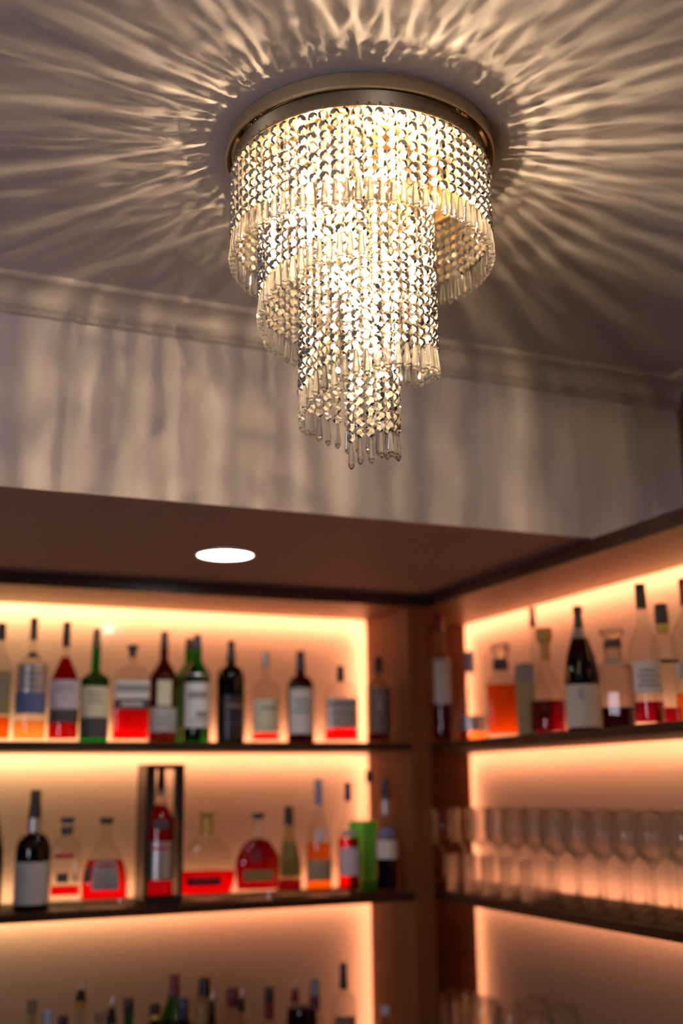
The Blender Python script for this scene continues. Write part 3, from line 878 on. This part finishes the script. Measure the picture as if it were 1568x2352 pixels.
make_bottle('m7', 'round_decanter', 'round flat red cognac decanter with dark stopper and oval gold label', 'clear', 'dark', 'T', liq=('crimson', 0.130), labels=[(0.040, 0.063, 'olive', 40)], prints=[(None, 0.080, 0.112, 'dkred', -6, 14)],
            sh='o', n=2, dep=0.40, foot=0.70, glassbase=0.022, group=GM)
make_bottle('m8', 'spirit_bottle', 'pale bottle with black cap standing behind the round red decanter', 'pale', 'black', liq=('magenta', 0.034), labels=[(0.040, 0.118, 'olive', 50)], sh='c', group=GM)
make_bottle('m9', 'spirit_bottle', 'tall clear bottle of orange spirit with blue grey capsule', 'clear', 'bluegrey', liq=('orange', 0.115), labels=[(0.034, 0.080, 'tan', 70)], prints=[(None, 0.122, 0.145, 'lilac', 0, 24)] + TXT(0.045, 0.07), sh='s', group=GM)
make_bottle('m10', 'spirit_bottle', 'slim clear bottle of red spirit with navy capsule and lilac label', 'clear', 'navy', liq=('red', 0.124), labels=[(0.041, 0.103, 'lilac', 62)], prints=[(None, 0.129, 0.141, 'bluegrey', -10, 34)], sh='s', group=GM)
make_bottle('m11', 'spirit_bottle', 'thin bottle with navy capsule rising behind the green carton', 'clear', 'navy', liq=('red', 0.10), sh='s', group=GM)
make_bottle('m12', 'spirit_bottle', 'dark wine coloured bottle with white and blue labels beside the green carton', 'clear', 'dark', liq=('black', 0.116), labels=[(0.077, 0.118, 'white', 66), (0.124, 0.146, 'blue', 50)], bands=[(0.178, 0.209, 'silver')], sh='s', group=GM)
gc = tag(empty('green_carton', (1.158, 2.575, S2), 0.42), 'bright green upright bottle carton on the middle shelf', 'box')
bm = bmesh.new()
add_box(bm, -0.024, 0.024, -0.024, 0.024, 0, 0.158, bev=0.0008)
finish('carton', bm, M['p_green'], gc)
bm = bmesh.new()
add_box(bm, -0.0235, 0.0235, -0.0235, 0.0235, 0.1580, 0.1600)
finish('lid_flap', bm, M['p_green'], gc)
bm = bmesh.new()
add_box(bm, -0.0244, 0.0244, -0.0244, 0.0244, 0.0004, 0.022)
finish('foot_band', bm, M['p_dkgreen'], gc)

# lower shelf, back wall: only the tops show
make_bottle('b1', 'spirit_bottle', 'grey capped bottle nearest the left edge of the lower shelf', 'pale', 'brown', liq=('amber', 0.15), group=GB)
make_bottle('b2', 'spirit_bottle', 'bottle with blue grey cap at the lower left, second from the edge', 'clear', 'bluegrey', liq=('amber', 0.15), group=GB)
make_bottle('b3', 'spirit_bottle', 'low bottle with dark grey cap beside the tall pourer on the lower shelf', 'pale', 'dark', liq=('amber', 0.15), group=GB)
make_bottle('b4', 'spirit_bottle', 'clear bottle with tallest metal pourer and gold neck band at the lower left', 'clear', 'black', 'pour', liq=('amber', 0.15), bands=[(0.255, 0.272, 'gold')], group=GB)
make_bottle('b5', 'spirit_bottle', 'small grey capped bottle left of the black necked pourer bottle', 'clear', 'brown', liq=('amber', 0.15), group=GB)
make_bottle('b6', 'spirit_bottle', 'bottle with long black neck and pale metal pourer', 'clear', 'black', 'pour', liq=('amber', 0.15), bands=[(0.218, 0.236, 'black')], group=GB)
make_bottle('b7', 'spirit_bottle', 'green necked bottle with black cap on the lower shelf', 'green', 'black', liq=('amber', 0.15), group=GB)
make_bottle('b8', 'spirit_bottle', 'low dark red bottle with black cap and yellow neck ring', 'wine', 'black', liq=('deep', 0.15), bands=[(0.222, 0.230, 'yellow')], group=GB)
make_bottle('b9', 'wine_bottle', 'sloping green bottle with dark red capsule on the lower shelf', 'green', 'dkred', liq=('amber', 0.20), sh='c', group=GB)
make_bottle('b10', 'spirit_bottle', 'navy capped bottle in front of the sloping green one', 'dkgreen', 'navy', liq=('amber', 0.15), group=GB)
make_bottle('b11', 'spirit_bottle', 'tan bottle with broad black cap on the lower shelf', 'pale', 'black', liq=('amber', 0.22), labels=[(0.172, 0.235, 'tan', 70)], group=GB)
make_bottle('b12', 'spirit_bottle', 'slim black pourer bottle in front of the tan one', 'dkbrown', 'black', 'pour', liq=('amber', 0.15), group=GB)
make_bottle('b13', 'spirit_bottle', 'clear bottle with wide dark red cap behind a pourer', 'clear', 'dkred', liq=('amber', 0.17), group=GB)
make_bottle('b14', 'spirit_bottle', 'bottle with black pourer beside the wide dark red cap', 'clear', 'black', 'pour', liq=('amber', 0.15), group=GB)
make_bottle('b15', 'spirit_bottle', 'lone bottle with black cap over dark red neck in the gap of the lower shelf', 'clear', 'black', liq=('amber', 0.15), bands=[(0.203, 0.238, 'dkred')], group=GB)
make_bottle('b16', 'spirit_bottle', 'bottle with leaning metal pourer behind the broad black shoulder', 'clear', 'dkred', 'pour', liq=('deep', 0.15), group=GB)
make_bottle('b17', 'spirit_bottle', 'bottle with long blue grey cap and purple neck', 'clear', 'bluegrey', liq=('deep', 0.15), bands=[(0.205, 0.236, 'purple')], group=GB)
make_bottle('b18', 'liqueur_bottle', 'squat bottle with broad black top and dark red body on the lower shelf', 'wine', 'black', 'disc', liq=('deep', 0.19), sh='q', group=GB)
make_bottle('b19', 'spirit_bottle', 'clear round shouldered bottle with tall black cap and brown label', 'clear', 'black', liq=('amber', 0.18), labels=[(0.10, 0.196, 'brown', 50)], sh='q', group=GB)
make_bottle('b20', 'spirit_bottle', 'short bottle with pale blue cap against the divider', 'clear', 'paleblue', liq=('orange', 0.17), group=GB)

# top shelf, right wall
make_bottle('r1', 'spirit_bottle', 'tall red capped bottle with grey label beside the inner corner', 'clear', 'dkred', 'lip', liq=('deep', 0.095), labels=[(0.093, 0.202, 'grey', 46)], sh='s', group=GR)
make_bottle('r2', 'cone_bottle', 'clear conical bottle with grey cap and low pale label', 'clear', 'bluegrey', liq=('amber', 0.03), labels=[(0.030, 0.066, 'silver', 60)], sh='c', group=GR)
make_bottle('r3', 'whisky_decanter', 'square decanter of orange red spirit with glass stopper', 'clear', 'dark', 'crystal', liq=('rosso', 0.128), sh='q', n=7, dep=0.8, glassbase=0.016, group=GR)
tb = tag(empty('narrow_carton', (1.345, 2.118, S1), -0.3), 'narrow khaki carton with grey top between two decanters on the right shelf', 'box')
bm = bmesh.new(); add_box(bm, -0.016, 0.016, -0.020, 0.020, 0.0, 0.118, bev=0.0008); finish('carton', bm, M['p_tan'], tb)
bm = bmesh.new(); add_box(bm, -0.0163, 0.0163, -0.0203, 0.0203, 0.1180, 0.155, bev=0.0008); finish('lid', bm, M['p_silver'], tb)
make_bottle('r5', 'spirit_bottle', 'clear long necked bottle of magenta spirit behind the narrow carton', 'clear', 'dkred', liq=('magenta', 0.086), sh='b', group=GR)
make_bottle('r6', 'cone_bottle', 'clear conical decanter of magenta spirit with broad gold stopper', 'clear', 'gold', 'T', liq=('magenta', 0.073), bands=[(0.161, 0.168, 'gold')], sh='c', group=GR)
make_bottle('r7', 'sake_bottle', 'dark brown tapering bottle with black cap and plain grey label', 'dkbrown', 'black', 'lip', liq=('black', 0.15), labels=[(0.008, 0.092, 'grey', 78)], bands=[(0.186, 0.207, 'silver')], prints=[(0, 0.062, 0.084, 'text', -12, 6)], sh='v', group=GR)
make_bottle('r8', 'crystal_decanter', 'ribbed crystal decanter with square glass stopper on the right shelf', 'cut', 'dark', 'crystal', liq=('black', 0.050), labels=[(0.132, 0.150, 'grey', 40)], sh='q', foot=0.75, group=GR, cat='decanter')
make_bottle('r9', 'spirit_bottle', 'tall clear bottle with black capsule and white label near the right edge', 'clear', 'black', liq=('magenta', 0.045), labels=[(0.060, 0.119, 'white', 62)], prints=TXT(0.072, 0.108, 4, 40), sh='s', group=GR)
make_bottle('r10', 'spirit_bottle', 'clear bottle with black cap and yellow neck ring behind the white labelled bottle', 'clear', 'black', liq=('magenta', 0.036), bands=[(0.179, 0.195, 'yellow')], prints=[(None, 0.118, 0.125, 'dark', 0, 60)], sh='q', group=GR)
make_bottle('r11', 'spirit_bottle', 'clear bottle with dark red capsule cut off by the right edge', 'clear', 'dkred', liq=('orange', 0.053), labels=[(0.077, 0.107, 'silver', 60)], sh='s', group=GR)

# ------------------------------------------------------------------ stemware on the right shelves
def glass_mesh(H, rb, hb, rf, name):
    """wine glass: foot, stem, thin walled bowl; H overall, rb bowl radius, hb bowl height, rf foot radius"""
    zb = H - hb
    foot = [(0.0, 0.0), (rf, 0.0), (rf, 0.0014), (rf * 0.6, 0.003), (0.006, 0.007), (0.0036, 0.014), (0.0033, zb - 0.012), (0.0048, zb - 0.004)]
    outer = [(rb * 0.40, zb + hb * 0.04), (rb * 0.72, zb + hb * 0.14), (rb * 0.93, zb + hb * 0.28), (rb, zb + hb * 0.44), (rb * 0.97, zb + hb * 0.66), (rb * 0.88, zb + hb * 0.88), (rb * 0.84, H)]
    inner = [(r - 0.0012, z if i < 6 else H - 0.0003) for i, (r, z) in enumerate(outer)][::-1]
    inner[-1] = (rb * 0.36, zb + hb * 0.075)
    bm = bmesh.new()
    add_lathe(bm, foot + outer + inner + [(0.0, zb + hb * 0.045)], 28)
    bmesh.ops.recalc_face_normals(bm, faces=bm.faces)
    me = bpy.data.meshes.new(name)
    bm.to_mesh(me); bm.free()
    for p in me.polygons: p.use_smooth = True
    me.materials.append(M['wineglass'])
    return me
wg = glass_mesh(0.187, 0.033, 0.088, 0.031, 'wine_glass')
bg = glass_mesh(0.232, 0.044, 0.120, 0.036, 'wine_glass')
rnd = random.Random(3)
rows = ((1.326, 'front row'), (1.402, 'middle row'), (1.478, 'back row'))
tm = bpy.data.meshes.new('tumbler')
bm = bmesh.new()
add_lathe(bm, [(0.0, 0.0), (0.030, 0.0), (0.033, 0.002), (0.035, 0.030), (0.037, 0.085), (0.0358, 0.086), (0.0335, 0.032), (0.031, 0.016), (0.0, 0.014)], 16)
bmesh.ops.recalc_face_normals(bm, faces=bm.faces)
bm.to_mesh(tm); bm.free()
tm.materials.append(M['wineglass'])
for k in range(5):
    o = link('tumbler', tm)
    o.location = (1.330, 2.085 + 0.080 * k, S2)
    tag(o, 'short faceted glass tumbler standing in front of the wine glasses on the middle right shelf', 'tumbler', 'tumblers at the front of the middle right shelf')
for ri, (gx, rown) in enumerate(rows):
    for k in range(14):
        gy = 1.46 + k * 0.078 + (0.039 if ri % 2 else 0.0)
        if gy > 2.66 or (ri == 0 and 2.04 < gy < 2.46): continue
        o = link('wine_glass', wg)
        o.location = (gx + rnd.uniform(-0.003, 0.003), gy + rnd.uniform(-0.004, 0.004), S2)
        tag(o, f'clear stemmed wine glass in the {rown} on the middle right shelf', 'wine glass', f'wine glasses in the {rown} of the middle right shelf')
for k, (gx, gy) in enumerate(((1.36, 2.38), (1.37, 2.27), (1.455, 2.33), (1.36, 2.165), (1.46, 2.22))):
    o = link('wine_glass', bg)
    o.location = (gx, gy, S3)
    tag(o, 'large clear balloon wine glass on the lowest right shelf under the rows of glasses', 'wine glass', 'large wine glasses on the lowest right shelf')
fl = glass_mesh(0.205, 0.024, 0.10, 0.027, 'champagne_glass')
for k in range(9):
    o = link('champagne_glass', fl)
    o.location = (1.325 + 0.062 * (k % 3), 2.655 - 0.062 * (k // 3), S3)
    tag(o, 'slim clear stemmed glass clustered in the corner of the lowest right shelf', 'glass', 'slim glasses in the corner of the lowest right shelf')
